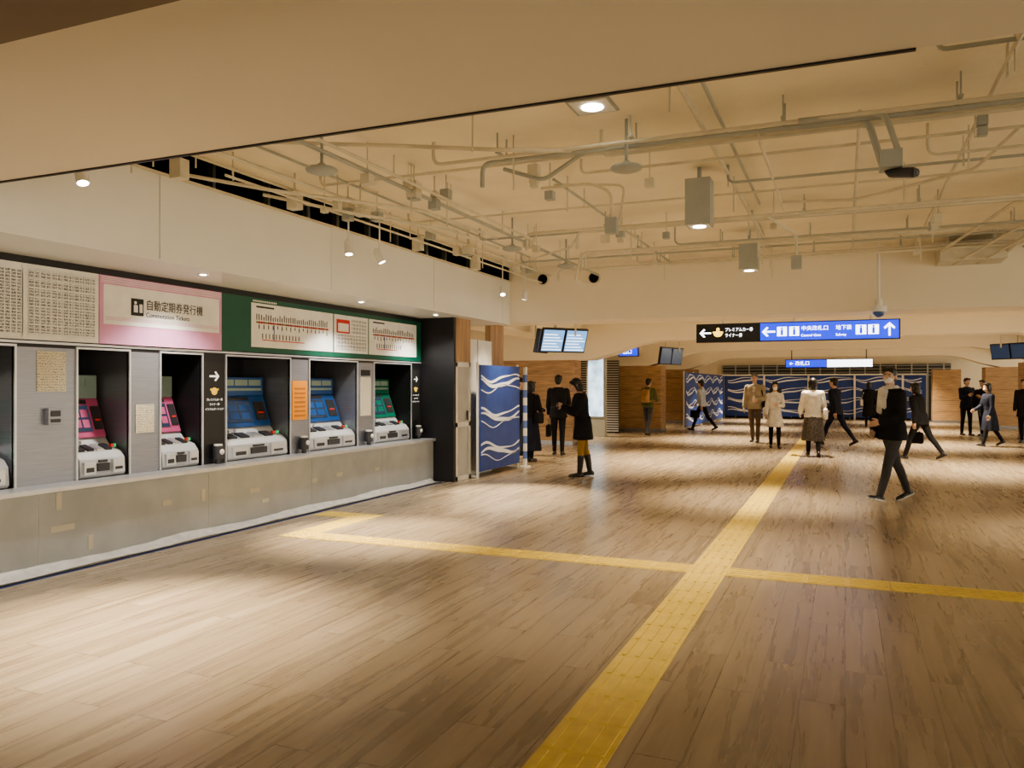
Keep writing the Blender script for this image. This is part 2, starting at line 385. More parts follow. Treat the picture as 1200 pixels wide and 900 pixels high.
for k in range(14): b.box(WX+.02, WX+.022, 7.2+k*.03, 7.218+k*.03, 2.455, 2.475)
b.obj('heading_print', [M_paper], gs)

b = MB(); b.box(WX+.0, WX+.004, 4.60, 4.87, 1.45, 1.79); b.obj('paper_notice', [M_tt3])
b = MB(); b.box(WX, WX+.05, 4.67, 4.80, 1.17, 1.31, 0); b.box(WX+.05, WX+.056, 4.69, 4.78, 1.24, 1.29, 1); b.box(WX+.05, WX+.056, 4.69, 4.78, 1.19, 1.22, 1); b.obj('intercom_box', [M_metal, M_dk], bevel=.004)
b = MB(); b.box(WX, WX+.004, 5.60, 5.82, 1.05, 1.32); b.obj('paper_notice', [M_tt3])
b = MB(); b.box(WX, WX+.006, 7.92, 8.21, 1.08, 1.56, 0)
for k in range(7): b.box(WX+.006, WX+.008, 7.96, 8.17, 1.12+k*.055, 1.145+k*.055, 1)
b.obj('orange_notice_board', [M_orange, mat('orange_print', (.45, .16, .03))])
b = MB(); b.box(WX, WX+.006, 9.40, 9.66, 1.08, 1.62); b.obj('paper_notice', [M_tt3])
b = MB(); b.box(WX, WX+.006, 9.42, 9.64, 1.64, 1.72); b.obj('small_black_sign', [M_ink])
M_wtext = mat('white_lettering', (.8, .8, .78), .5, emit=.25)
M_gold = mat('gold_pictogram', (.75, .5, .08), .5, emit=.15)
def arrow_pts(cx, cz, s, d):
    P = [(-.5, -.07), (.22, -.07), (0, -.32), (.14, -.38), (.5, 0), (.14, .38), (0, .32), (.22, .07), (-.5, .07)]
    ca, sa = math.cos(d), math.sin(d)
    return [(cx+s*(x*ca-z*sa), cz+s*(x*sa+z*ca)) for x, z in P]
def arrow_yz(b, x, cy, cz, s, d, m):
    P = arrow_pts(cy, cz, s, d); b.loft([[(x, p[0], p[1]) for p in P], [(x+.003, p[0], p[1]) for p in P]], m)
def arrow_xz(b, y, cx, cz, s, d, m):
    P = arrow_pts(cx, cz, s, d); b.loft([[(p[0], y, p[1]) for p in P], [(p[0], y-.004, p[1]) for p in P]], m)
for yc, k in ((6.62, 1), (10.94, .8)):
    e = empty('direction_notice_panel')
    b = MB(); b.box(WX, WX+.006, yc-.15*k, yc+.15*k, .95, 1.75, 0); arrow_yz(b, WX+.006, yc, 1.60, .14*k, 0, 1)
    b.ell((WX+.007, yc, 1.44), (.004, .045, .04), 2); b.box(WX+.006, WX+.01, yc-.06, yc+.06, 1.45, 1.47, 2)
    b.obj('panel', [M_ink, M_wtext, M_gold], e)
    for i, t in enumerate(['プレミアムカー券', 'ライナー券', 'インフォメーション']):
        text(t, (WX+.008, yc, 1.35-i*.05), .030*k, RL, M_wtext, e)
for yc in (6.62, 8.08, 9.53, 10.93):
    b = MB(); b.cyl((WX+.058, yc, .72), (WX+.058, yc, .86), .055, 0, 18); b.cyl((WX+.058, yc, .86), (WX+.058, yc, .88), .045, 1, 18); b.cyl((WX+.058, yc, .673), (WX+.058, yc, .72), .03, 0, 12)
    b.ell((WX+.11, yc, .80), (.02, .03, .03), 1); b.obj('ticket_cancel_cup', [M_dk, M_whitem], bevel=.003)

# ------------------------------------------------------------------ left wall beyond the counter
b = MB(); b.box(LX-.2, LX, PY+.06, 11.72, 1.88, SZ-.02, 0); b.obj('trim_wood_post', [M_woodv])
e = empty('door_service')
b = MB(); b.box(LX-.05, LX, PY+.07, 11.7, 0, 1.88, 0); b.obj('leaf', [M_grey], e)
b = MB(); b.box(LX, LX+.012, PY+.07, PY+.13, 0, 1.88); b.box(LX, LX+.012, 11.64, 11.7, 0, 1.88)
for z in (0, .85, 1.8): b.box(LX, LX+.012, PY+.07, 11.7, z, z+.07)
b.obj('frame', [M_whitem], e); b = MB(); b.box(LX+.012, LX+.03, 11.55, 11.58, .95, 1.1); b.obj('handle', [M_dk], e)
b = MB(); b.box(LX-.30, LX-.15, 11.72, BY+.05, 0, 2.28, 0); b.box(LX-1.5, LX-.3, 11.72, 11.85, 0, SZ-.02, 0); b.box(LX-.16, LX-.14, 12.3, 12.32, 0, 2.28, 1); b.obj('wall_left_return', [M_whitem, M_grey])
b = MB(); b.box(LX-.3, LX-.2, 12.95, 13.55, 0, 2.6, 0); b.obj('trim_wood_pier', [M_woodv])

def wave_barrier(name, p0, p1, z0, z1, rows, amp, wl, posts=True, strokes=((0, .030, 0), (.5, .020, .055), (1.3, .012, -.065))):
    e = empty(name); p0 = Vector((*p0, 0)); p1 = Vector((*p1, 0)); d = p1-p0; L = d.length; d.normalize()
    nrm = Vector((d.y, -d.x, 0))
    t = .02
    b = MB()
    q = [p0-nrm*t, p1-nrm*t, p1, p0]
    b.loft([[v+Vector((0, 0, z0)) for v in q], [v+Vector((0, 0, z1)) for v in q]]); b.obj('sheet', [M_blue], e)
    b = MB(); n = max(20, int(L/wl*18))
    for r in range(rows):
        zc = z0+(z1-z0)*(r+.5)/rows
        for (ph, th, dz) in strokes:
            rings = []
            for i in range(n+1):
                s = L*(.02+.96*i/n)
                zz = zc+dz+amp*math.sin(2*pi*s/wl+ph+r*1.1)+.3*amp*math.sin(4*pi*s/wl+r)
                w = th*(.3+.7*abs(math.sin(pi*s/wl+ph)))
                a = p0+d*s
                rings.append([a+nrm*.001+Vector((0, 0, zz-w)), a+nrm*.006+Vector((0, 0, zz-w)), a+nrm*.006+Vector((0, 0, zz+w)), a+nrm*.001+Vector((0, 0, zz+w))])
            b.loft(rings)
    b.obj('wave_print', [M_wave], e)
    if posts:
        b = MB(); k = max(1, round(L/1.9))
        for i in range(k+1):
            a = p0+d*(L*i/k)-nrm*.046
            b.cyl(a, a+Vector((0, 0, z1+.04)), .024, 0, 10)
            b.cyl(a+Vector((0, 0, .02)), a-nrm*.3+Vector((0, 0, .02)), .02, 0, 8)
        for zz in (z0+.05, z1-.02): b.cyl(p0-nrm*.046+Vector((0, 0, zz)), p1-nrm*.046+Vector((0, 0, zz)), .02, 0, 8)
        b.obj('frame_tubes', [M_whitem], e)
    return e
wave_barrier('wave_pattern_barrier', (LX+.16, 11.75), (LX+.16, 13.45), .1, 1.84, 3, .065, 1.7, strokes=((0, .034, 0), (.7, .022, .09), (1.5, .010, -.09)))
b = MB()
for k in range(13): b.cyl((LX+.20, 13.62, .02+k*.14), (LX+.20, 13.62, .16+k*.14), .04, k % 2, 14)
b.cyl((LX+.20, 13.62, 0), (LX+.20, 13.62, .03), .11, 0, 18)
b.obj('striped_barrier_post', [M_whitem, mat('stripe_blue', (.12, .2, .5))])
wave_barrier('wave_pattern_barrier', (-4.95, 27.0), (-4.95, 36.0), .1, 1.95, 4, .08, 1.9, strokes=((0, .032, 0), (.7, .020, .10)))
wave_barrier('wave_pattern_barrier', (-5.2, 38.2), (3.2, 38.2), .1, 1.95, 4, .07, 1.9, strokes=((0, .032, 0), (.7, .020, .10)))
b = MB()
for x in (-3.4, -1.5, .4, 2.3): b.box(x-.04, x+.04, 38.05, 38.12, 0, 2.0)
b.box(-5.3, 3.2, 38.05, 38.12, 1.96, 2.02); b.obj('far_barrier_frame', [M_whitem])
b = MB(); b.box(-5.4, 4.2, 38.8, 38.9, 0, 2.45, 0)
for k in range(16): b.box(-5.4+k*.62, -5.34+k*.62, 38.74, 38.8, 0, 2.45, 1)
for k in range(4): b.box(-5.4, 4.2, 38.75, 38.8, 1.95+k*.14, 1.98+k*.14, 1)
b.obj('far_shutter', [mat('shutter_dark', (.05, .06, .06), .5), M_grey])
b = MB(); b.box(-8.0, -6.6, 24.6, 24.66, 0, 2.3, 0)
for k in range(30): b.box(-8.0, -6.6, 24.55, 24.6, .05+k*.075, .08+k*.075, 1)
b.obj('louvre_shutter', [M_dk, M_grey])
M_pos = mat('poster_backlit', (.45, .6, .75), .4, emit=1.0, var=.4, nscale=3)
e = empty('backlit_poster_pillar'); b = MB(); b.box(-7.0, -6.45, 22.5, 22.7, 0, 2.45, 0); b.obj('casing', [M_boxg], e)
b = MB(); b.box(-6.95, -6.5, 22.485, 22.5, .6, 2.35, 0); b.obj('poster', [M_pos], e)
b = MB(); b.box(-10.9, -8.31, 19.3, 19.6, 0, 2.15); b.obj('wall_wood_bay', [M_woodh])

# ------------------------------------------------------------------ tactile paving
def tactile(b, x0, x1, y0, y1, axis):
    nx = max(1, round((x1-x0)/.3)); ny = max(1, round((y1-y0)/.3))
    dx = (x1-x0)/nx; dy = (y1-y0)/ny
    for i in range(nx):
        for j in range(ny):
            a = x0+i*dx; c = y0+j*dy; g = .0012
            b.box(a+g, a+dx-g, c+g, c+dy-g, 0, .004)
            for k in range(4):
                if axis == 'y':
                    m = a+dx*(k+.5)/4; b.box(m-.012, m+.012, c+.015, c+dy-.015, .004, .009)
                elif axis == 'x':
                    m = c+dy*(k+.5)/4; b.box(a+.015, a+dx-.015, m-.012, m+.012, .004, .009)
                else:
                    for l in range(4):
                        mm = c+dy*(l+.5)/4; m = a+dx*(k+.5)/4; b.box(m-.011, m+.011, mm-.011, mm+.011, .004, .009)
b = MB(); tx = -1.02; ty = 6.60
tactile(b, tx-.15, tx+.15, -2.7, ty-.15, 'y'); tactile(b, tx-.15, tx+.15, ty-.15, ty+.15, 'd'); tactile(b, tx-.15, tx+.15, ty+.15, ty+.15+30, 'y')
tactile(b, -4.92, tx-.15, ty-.15, ty+.15, 'x'); tactile(b, tx+.15, 7.1, ty-.15, ty+.15, 'x')
tactile(b, -5.22, -4.92, ty-.15, ty+.15, 'd'); tactile(b, -5.22, -4.92, ty+.15, 7.65, 'y'); tactile(b, -5.22, -4.92, 7.65, 7.95, 'd'); tactile(b, -5.68, -5.22, 7.65, 7.95, 'x')
b.obj('tactile_paving', [M_yel])

# ------------------------------------------------------------------ overhead signs
M_sb = mat('sign_blue_backlit', (.010, .030, .62), .3, emit=1.0, var=0)
M_sk = mat('sign_black_face', (.015, .015, .015), .3)
M_sw = mat('sign_white_backlit', (.9, .93, 1), .3, emit=1.8, var=0)
M_sy = mat('sign_yellow_backlit', (.9, .6, .08), .3, emit=1.2, var=0)
e = empty('hanging_direction_sign'); Y = 14.5
b = MB(); b.box(-2.46, .84, Y, Y+.14, 2.27, 2.6, 0); b.box(-2.44, -1.38, Y-.006, Y, 2.285, 2.585, 1); b.box(-1.36, .82, Y-.006, Y, 2.285, 2.585, 2); b.obj('sign_box', [M_black, M_sk, M_sb], e)
b = MB()
for x in (-2.0, -.8, .4): b.cyl((x, Y+.07, 2.6), (x, Y+.07, 3.02), .018, 0, 8)
b.obj('hanger_rods', [M_whitem], e)
b = MB(); yy = Y-.007
arrow_xz(b, yy, -2.30, 2.435, .2, pi, 0)
b.ell((-2.08, yy, 2.42), (.075, .004, .055), 1); b.box(-2.17, -1.99, yy-.003, yy, 2.43, 2.46, 1); b.ell((-2.08, yy, 2.5), (.03, .004, .03), 1)
arrow_xz(b, yy, -1.22, 2.435, .22, pi, 0)
for x in (-1.0, -.8, .25, .44):
    b.box(x-.08, x+.08, yy-.003, yy, 2.355, 2.515, 0); b.box(x-.02, x+.02, yy-.006, yy-.003, 2.37, 2.47, 2); b.ell((x, yy-.004, 2.49), (.018, .003, .018), 2)
arrow_xz(b, yy, .68, 2.435, .22, pi/2, 0)
b.obj('pictograms', [M_sw, M_sy, M_sb], e)
text('プレミアムカー券', (-1.96, yy-.002, 2.485), .075, RF, M_sw, e, align='LEFT', sx=.8); text('ライナー券', (-1.96, yy-.002, 2.385), .075, RF, M_sw, e, align='LEFT', sx=.8)
text('中央改札口', (-.69, yy-.002, 2.475), .088, RF, M_sw, e, align='LEFT'); text('Central Gate', (-.69, yy-.002, 2.36), .06, RF, M_sw, e, align='LEFT')
text('地下鉄', (-.14, yy-.002, 2.475), .088, RF, M_sw, e, align='LEFT', sx=.95); text('Subway', (-.14, yy-.002, 2.36), .06, RF, M_sw, e, align='LEFT', sx=.9)
def small_sign(name, x0, x1, y, z0, z1, split=None, txt=None):
    e = empty(name); b = MB(); b.box(x0, x1, y, y+.12, z0, z1, 0); s = split if split is not None else x1
    b.box(x0+.02, s-.01, y-.006, y, z0+.02, z1-.02, 1)
    if split is not None: b.box(s+.01, x1-.02, y-.006, y, z0+.02, z1-.02, 2)
    b.cyl((x0+.2, y+.06, z1), (x0+.2, y+.06, 3.02), .015, 0, 8); b.cyl((x1-.2, y+.06, z1), (x1-.2, y+.06, 3.02), .015, 0, 8)
    b.obj('box', [M_black, M_sb, M_sw], e)
    if txt: text(txt, (x0+.12, y-.009, (z0+z1)/2), (z1-z0)*.55, RF, M_sw, e, align='LEFT')
small_sign('hanging_platform_sign', -1.85, .85, 28.4, 2.1, 2.38, -.55, '← 改札口')
small_sign('hanging_exit_sign', -5.75, -5.2, 21.4, 2.3, 2.54, None, '出口')

M_mon = mat('monitor_display', (.14, .32, .64), .3, emit=.7, var=.05)
M_monw = mat('monitor_display_text', (.8, .9, 1), .3, emit=.9, var=0)
def monitors(name, loc, yaw, tilt, n, w, h, lit=True, roll=0, zc=3.015):
    e = empty(name); b = MB(); s = MB()
    R = Matrix.Translation(loc) @ Matrix.Rotation(yaw, 4, 'Z') @ Matrix.Rotation(tilt, 4, 'X') @ Matrix.Rotation(roll, 4, 'Y')
    for i in range(n):
        x0 = (i-n/2)*w
        b.box(x0+.01, x0+w-.01, 0, .07, -h/2, h/2, 0)
        s.box(x0+.03, x0+w-.03, -.004, 0, -h/2+.03, h/2-.03, 0)
        if lit:
            for k in range(6): s.box(x0+.05, x0+w-.05-(k % 3)*.06, -.006, -.004, -h/2+.05+k*(h-.12)/6, -h/2+.05+k*(h-.12)/6+.018, 1)
    for m in (b, s): m.v = [R @ v for v in m.v]
    p = Vector(loc)
    b.cyl((p.x-.2, p.y+.06, p.z+.1), (p.x-.2, p.y+.06, zc), .022, 1, 8); b.cyl((p.x+.2, p.y+.1, p.z+.1), (p.x+.2, p.y+.1, zc), .022, 1, 8)
    b.obj('casing', [M_black, M_pipe], e); s.obj('display', [M_mon if lit else M_scr, M_monw], e)
monitors('departure_monitor', (-5.2, 15.2, 2.40), math.radians(48), math.radians(22), 2, .52, .5)
monitors('departure_monitor', (-5.75, 15.5, 2.42), math.radians(80), math.radians(12), 1, .5, .5, False)
monitors('departure_monitor', (-4.6, 23.0, 2.35), math.radians(70), math.radians(10), 2, .6, .5, False)
monitors('departure_monitor', (4.0, 24.3, 2.4), math.radians(-50), math.radians(10), 2, .6, .42, False)

# ------------------------------------------------------------------ conduits and ceiling equipment
def fillet(pts, r=.08, k=4):
    pts = [Vector(p) for p in pts]; out = [pts[0]]
    for i in range(1, len(pts)-1):
        a, c, d = pts[i-1], pts[i], pts[i+1]
        u = (a-c); v = (d-c); rr = min(r, u.length*.45, v.length*.45); u.normalize(); v.normalize()
        p0 = c+u*rr; p1 = c+v*rr
        for j in range(k+1):
            t = j/k; out.append(p0*(1-t)**2+c*2*t*(1-t)+p1*t*t)
    out.append(pts[-1]); return out
def pipes(name, lst, m):
    c = bpy.data.curves.new(name, 'CURVE'); c.dimensions = '3D'; c.bevel_depth = 1.0; c.bevel_resolution = 3; c.use_fill_caps = True
    for pts, r in lst:
        P = fillet(pts); s = c.splines.new('POLY'); s.points.add(len(P)-1)
        for q, p in zip(s.points, P): q.co = (*p, 1); q.radius = r
    c.materials.append(m); o = bpy.data.objects.new(name, c); COL.objects.link(o); return o
L = []; G = []
for k, (y, z, x0, x1, r) in enumerate([(5.95, 3.36, -3.2, 7.5, .015), (6.07, 3.36, -2.8, 7.5, .019), (6.3, 3.40, -4.6, 7.5, .013), (6.9, 3.42, -2.2, 7.5, .013), (7.6, 3.38, -1.0, 7.5, .013),
                          (9.1, 3.36, -3.6, 7.5, .019), (9.25, 3.36, -3.0, 7.5, .019), (9.45, 3.40, -4.4, 7.5, .014), (10.7, 3.36, -3.4, 7.5, .018), (10.85, 3.36, -3.4, 7.5, .018), (11.4, 3.4, -4.6, 7.5, .014), (12.0, 3.33, -4.2, 7.5, .02), (8.3, 3.44, -4.8, 1.5, .012), (5.2, 3.44, .5, 7.5, .014),
                          (6.18, 3.34, -1.8, 7.5, .014), (5.0, 3.46, -4.8, -1.8, .012), (9.7, 3.44, -1.0, 7.5, .016), (12.3, 3.42, -3.0, 7.5, .016), (7.0, 3.3, .6, 7.5, .012), (10.2, 3.3, -2, 4, .012)]):
    T = G if k % 3 == 1 else L
    if r > .017: T.append(([(x0, y, 3.16), (x0, y, z), (x1, y, z)], r))
    else: T.append(([(x0, y, CZ), (x0, y, z), (x1, y, z)], r))
for k, (x, z, y0, y1, r) in enumerate([(-4.55, 3.34, NY, 12.6, .016), (-3.7, 3.30, NY+.1, 12.5, .018), (-3.55, 3.30, NY+.1, 9.2, .014), (-1.0, 3.47, NY+.1, 11.0, .018), (-.85, 3.47, 4.6, 9.0, .014), (.9, 3.44, NY+.1, 12.7, .016), (2.1, 3.40, 7.8, 12.7, .02), (2.25, 3.40, 7.8, 12.7, .02), (2.4, 3.40, 8.2, 12.7, .02), (2.0, 3.3, 9.2, 12.7, .025), (-2.5, 3.42, 7, 12.6, .014), (-4.95, 3.40, NY, 12.7, .014), (-4.75, 3.25, 5.2, 12.7, .012), (-4.3, 3.4, 4.2, 11, .012), (-.6, 3.38, 6.1, 9.1, .012), (.1, 3.42, 6.1, 12.6, .016)]):
    (G if k % 3 == 1 else L).append(([(x, y0, z), (x, y1, z)], r))
L += [([(-4.3, 5.0, 3.42), (-3.2, 5.6, 3.42), (-2.4, 5.6, 3.3), (-2.0, 6.0, 3.36)], .016),
      ([(-2.7, 7.2, 3.4), (-2.2, 7.2, 3.4), (-2.0, 7.2, 3.3), (-2.0, 7.2, 3.05)], .014), ([(-2.6, 7.3, 3.45), (-1.9, 7.3, 3.38), (-1.95, 7.3, 3.05)], .012),
      ([(-5.2, 5.2, 3.3), (-4.6, 5.6, 3.2), (-3.9, 7.0, 3.25), (-3.7, 8.4, 3.2)], .016), ([(-5.2, 6.2, 3.35), (-4.5, 6.6, 3.2), (-4.1, 8.0, 3.25), (-4.2, 9.6, 3.3)], .016),
      ([(-3.4, 10.7, 3.36), (-3.5, 10.7, 3.0), (-3.5, 11.6, 3.0)], .018), ([(2.3, 8.2, 3.42), (1.6, 9.6, 3.38), (1.2, 12.0, 3.3)], .02), ([(2.6, 8.4, 3.36), (1.9, 10.0, 3.3), (1.4, 12.7, 3.2)], .016),
      ([(.45, 12.6, CZ), (.45, 12.6, 2.72)], .014), ([(-.8, 9.1, 3.36), (-.5, 9.5, 3.2), (-.5, 9.5, 2.95)], .016), ([(-3.0, 9.25, 3.3), (-3.2, 9.6, 3.25), (-3.9, 10.2, 3.25)], .014),
      ([(2.9, 8.4, 3.36), (2.15, 10.0, 3.3), (1.7, 12.7, 3.2)], .016), ([(1.2, 6.9, 3.42), (1.0, 7.6, 3.3), (.1, 8.4, 3.3), (-.6, 8.6, 3.38)], .014)]
G += [([(-.3, 6.07, 3.36), (.15, 6.1, 3.36), (.25, 6.1, 3.0)], .024), ([(-.3, 5.95, 3.36), (.25, 5.97, 3.36), (.33, 5.97, 3.1)], .020),
      ([(-1.9, 6.07, 3.36), (-2.3, 6.2, 3.2), (-2.7, 6.3, 3.36)], .018)]
for i in range(60):
    x = random.choice([-4.55, -3.7, -1.0, .9, -4.95, -2.5, random.uniform(-4, 5)]); y = random.uniform(NY+.6, 12.5)
    L.append(([(x, y, CZ), (x, y, random.choice([3.3, 3.2, 3.35, 3.1]))], .007))
pipes('ceiling_conduit_network', L, M_pipe); pipes('galvanised_conduit_network', G, M_pipew)
b = MB()
for i in range(56):
    x = random.choice([-4.55, -3.7, .9, -4.7, -2.5, random.uniform(-4, 4)]); y = random.choice([6.5, 6.9, 9.4, random.uniform(5.5, 12.3)]); s = random.uniform(.03, .055)
    z = random.uniform(3.22, 3.38); b.box(x-s, x+s, y-s, y+s, z-s, z+s, i % 3 == 0)
    b.cyl((x, y, z+s), (x, y, CZ-.001), .006, 0, 6)
for (x, y) in [(-5.05, 5.0), (-4.9, 6.3), (-4.95, 8.8), (-5.0, 10.6)]:
    b.box(x-.06, x+.06, y-.05, y+.05, 3.2, 3.36, 0); b.cyl((x, y, 3.36), (x, y, CZ-.001), .01, 0, 6)
for (x, y, z) in [(-2.0, 7.2, 3.0), (-.5, 9.5, 2.9)]: b.box(x-.055, x+.055, y-.045, y+.045, z-.09, z+.06, 1)
b.obj('junction_boxes', [M_pipe, M_boxg], bevel=.005)
b = MB()
for y in (6.02, 9.18, 10.78, 12.0):
    for k in range(9):
        x = -2.6+k*1.1; b.box(x-.015, x+.015, y-.11, y+.11, 3.385, 3.40); b.box(x-.006, x+.006, y-.1, y-.09, 3.4, CZ); b.box(x-.006, x+.006, y+.09, y+.1, 3.4, CZ)
b.obj('conduit_hanger_brackets', [M_pipew])
for (x, y) in [(-3.75, 5.15), (-1.55, 6.0), (-3.75, 9.0), (-3.6, 10.6), (1.9, 6.4)]:
    b = MB(); z = 3.18; k = 24
    prof = [(.02, .05), (.04, .03), (.11, .01), (.125, -.005), (.115, -.02), (.07, -.035), (.01, -.04)]
    b.loft([[(x+r*math.cos(2*pi*j/k), y+r*math.sin(2*pi*j/k), z+h) for j in range(k)] for r, h in prof]); b.cyl((x, y, z+.04), (x, y, CZ), .012, 0, 8)
    b.obj('smoke_detector_disc', [M_boxg], smooth=True)
e = empty('security_camera'); b = MB()
b.limb((.30, 6.05, 2.96), .035, (.42, 5.93, 2.92), .035, 0, 12); b.cyl((.25, 6.1, 3.05), (.28, 6.05, 2.96), .02, 0, 8); b.cyl((.43, 5.92, 2.915), (.44, 5.91, 2.912), .028, 1, 12)
b.box(.22, .36, 5.95, 6.12, 2.98, 3.10, 2); b.obj('camera_body', [M_dk, M_black, M_boxg], e)
e = empty('dome_camera'); b = MB(); b.cyl((.45, 12.6, CZ), (.45, 12.6, 2.62), .022, 0, 12); b.cyl((.45, 12.6, 2.74), (.45, 12.6, 2.62), .05, 0, 20); b.cyl((.45, 12.6, 2.64), (.45, 12.6, 2.56), .11, 0, 24); b.box(.42, .48, 12.6, BY, 2.72, 2.76); b.obj('housing', [M_whitem], e, smooth=False)
b = MB(); b.ell((.45, 12.6, 2.555), (.08, .08, .075), 0, 20, 12); b.obj('dome', [M_scr], e, smooth=True)
for x, z in ((-4.77, 3.32), (-3.86, 3.30)):
    b = MB(); b.cyl((x, BY, z), (x, BY-.05, z), .1, 0, 24); b.cyl((x, BY-.05, z), (x, BY-.055, z), .085, 1, 24); b.obj('round_vent', [M_pipe, M_void])
b = MB(); b.box(1.2, 2.0, 12.3, BY, 3.2, 3.4); b.box(1.3, 1.34, 12.5, 12.55, 3.4, CZ); b.box(1.86, 1.9, 12.5, 12.55, 3.4, CZ); b.obj('cable_duct_box', [M_pipe], bevel=.01)

# ------------------------------------------------------------------ lights with fixtures
WARM = (1.0, .82, .58)
def spot(parent, loc, tgt, W, ang=60, blend=.6, col=WARM, rad=.05):
    l = bpy.data.lights.new('lamp', 'SPOT'); l.energy = W; l.spot_size = math.radians(ang); l.spot_blend = blend; l.color = col; l.shadow_soft_size = rad
    o = bpy.data.objects.new('lamp', l); COL.objects.link(o); o.location = loc
    d = Vector(tgt)-Vector(loc); o.rotation_euler = d.to_track_quat('-Z', 'Y').to_euler(); o.parent = parent
    return o
def track_spot(x, y, z, tgt, W, ang=55, blend=1.0):
    e = empty('track_spotlight'); p = Vector((x, y, z)); d = (Vector(tgt)-p).normalized()
    b = MB(); b.cyl(p-d*.07, p+d*.07, .045, 0, 20); b.cyl(p+d*.07, p+d*.073, .036, 1, 20); b.limb(p-d*.07, .045, p-d*.08, .03, 0, 20)
    b.cyl(p, (x, y, CZ), .01, 0, 8); b.box(x-.04, x+.04, y-.06, y+.06, CZ-.03, CZ, 0)
    b.obj('spot_head', [M_whitem, M_lens], e)
    spot(e, p+d*.1, tgt, W, ang, blend)
track_spot(-5.0, 4.05, 3.0, (-4.0, 3.7, 0), 980, 58)
track_spot(-5.0, 7.35, 3.0, (-4.4, 6.9, 0), 800, 50)
track_spot(-5.0, 7.98, 3.0, (-3.7, 8.6, 0), 320, 54)
track_spot(-5.0, 11.6, 3.0, (-4.2, 10.2, 0), 950, 50)
track_spot(-4.9, 12.3, 3.0, (-5.5, 12.7, .6), 150, 70)
def box_light(x, y, z0, z1, s, W, ang=95):
    e = empty('box_downlight'); b = MB(); b.box(x-s, x+s, y-s, y+s, z0, z1, 0)
    b.box(x-s+.02, x+s-.02, y-s+.02, y+s-.02, z0-.004, z0, 1); b.cyl((x, y, z0-.004), (x, y, z0-.01), s*.5, 2, 20)
    if z1 < CZ-.03: b.cyl((x, y, z1), (x, y, CZ), .02, 0, 8)
    b.obj('housing', [M_boxg, M_whitem, M_lens], e); spot(e, (x, y, z0-.03), (x, y, 0), W, ang, 1.0)
box_light(-1.26, 7.6, 3.0, 3.43, .115, 220, 75)
box_light(-1.16, 10.9, 3.02, 3.4, .12, 500, 68)
box_light(-1.7, 5.6, CZ-.012, CZ, .16, 180, 75)
box_light(2.6, 9.3, 3.0, 3.4, .12, 260, 75)
def downlight(x, y, z, W, ang=100, r=.06, col=WARM, blend=.7):
    e = empty('recessed_downlight'); b = MB(); b.cyl((x, y, z), (x, y, z-.006), r+.02, 0, 20); b.cyl((x, y, z-.006), (x, y, z-.009), r, 1, 20); b.obj('trim_ring', [M_whitem, M_lens], e)
    spot(e, (x, y, z-.03), (x, y, 0), W, ang, blend, col)
for (x, y) in [(-3.4, .8), (1.5, .8)]: downlight(x, y, NZ-.14, 70, 110)  # unseen fill lamps added in the soffit near the camera
for y in (16.4, 22.7, 29.2, 35.6):
    for x in (-3.2, 2.2): downlight(x, y, 3.02, 950, 98, blend=1)
    downlight(-8.2, y-.6, 3.02, 500, 120)
downlight(-3.4, 14.3, 3.02, 400, 78, blend=1); downlight(-.6, 18.1, 3.02, 480, 78, blend=1)
for y in (3.2, 5.9, 8.6, 10.6): downlight(-5.66, y, SZ-.02, 70, 120, .03, (1, .95, .87))

# ------------------------------------------------------------------ people
SK = mat('skin', (.55, .36, .26), .55, var=.05)
HAIR = mat('hair_black', (.012, .010, .009), .45, var=.3, nscale=30)
HAIRG = mat('hair_grey', (.12, .11, .10), .5, var=.3, nscale=30)
def cl(name, c, r=.8): return mat('cloth_'+name, c, r, var=.18, nscale=9, bump=.35, bscale=10, spec=.2)
C_black = cl('black', (.013, .013, .016)); C_navy = cl('navy', (.018, .022, .04)); C_white = cl('white', (.62, .60, .57)); C_grey = cl('grey', (.06, .06, .065))
C_beige = cl('beige', (.36, .31, .23)); C_brown = cl('brown', (.12, .085, .06)); C_ochre = cl('ochre', (.34, .21, .06)); C_pat = mat('cloth_patterned', (.07, .06, .055), .8, var=.9, nscale=45)
C_mask = cl('mask', (.72, .72, .72)); C_shoe = mat('shoe_black', (.015, .015, .015), .4); C_shoew = mat('shoe_sole', (.6, .6, .58), .5); C_olive = cl('olive', (.10, .11, .05)); C_tan = mat('bag_tan', (.34, .2, .09), .5)
C_blue = cl('lightblue', (.45, .50, .58)); M_lip = mat('lips', (.35, .12, .10), .5); M_phone = mat('phone_glass', (.05, .05, .06), .2)

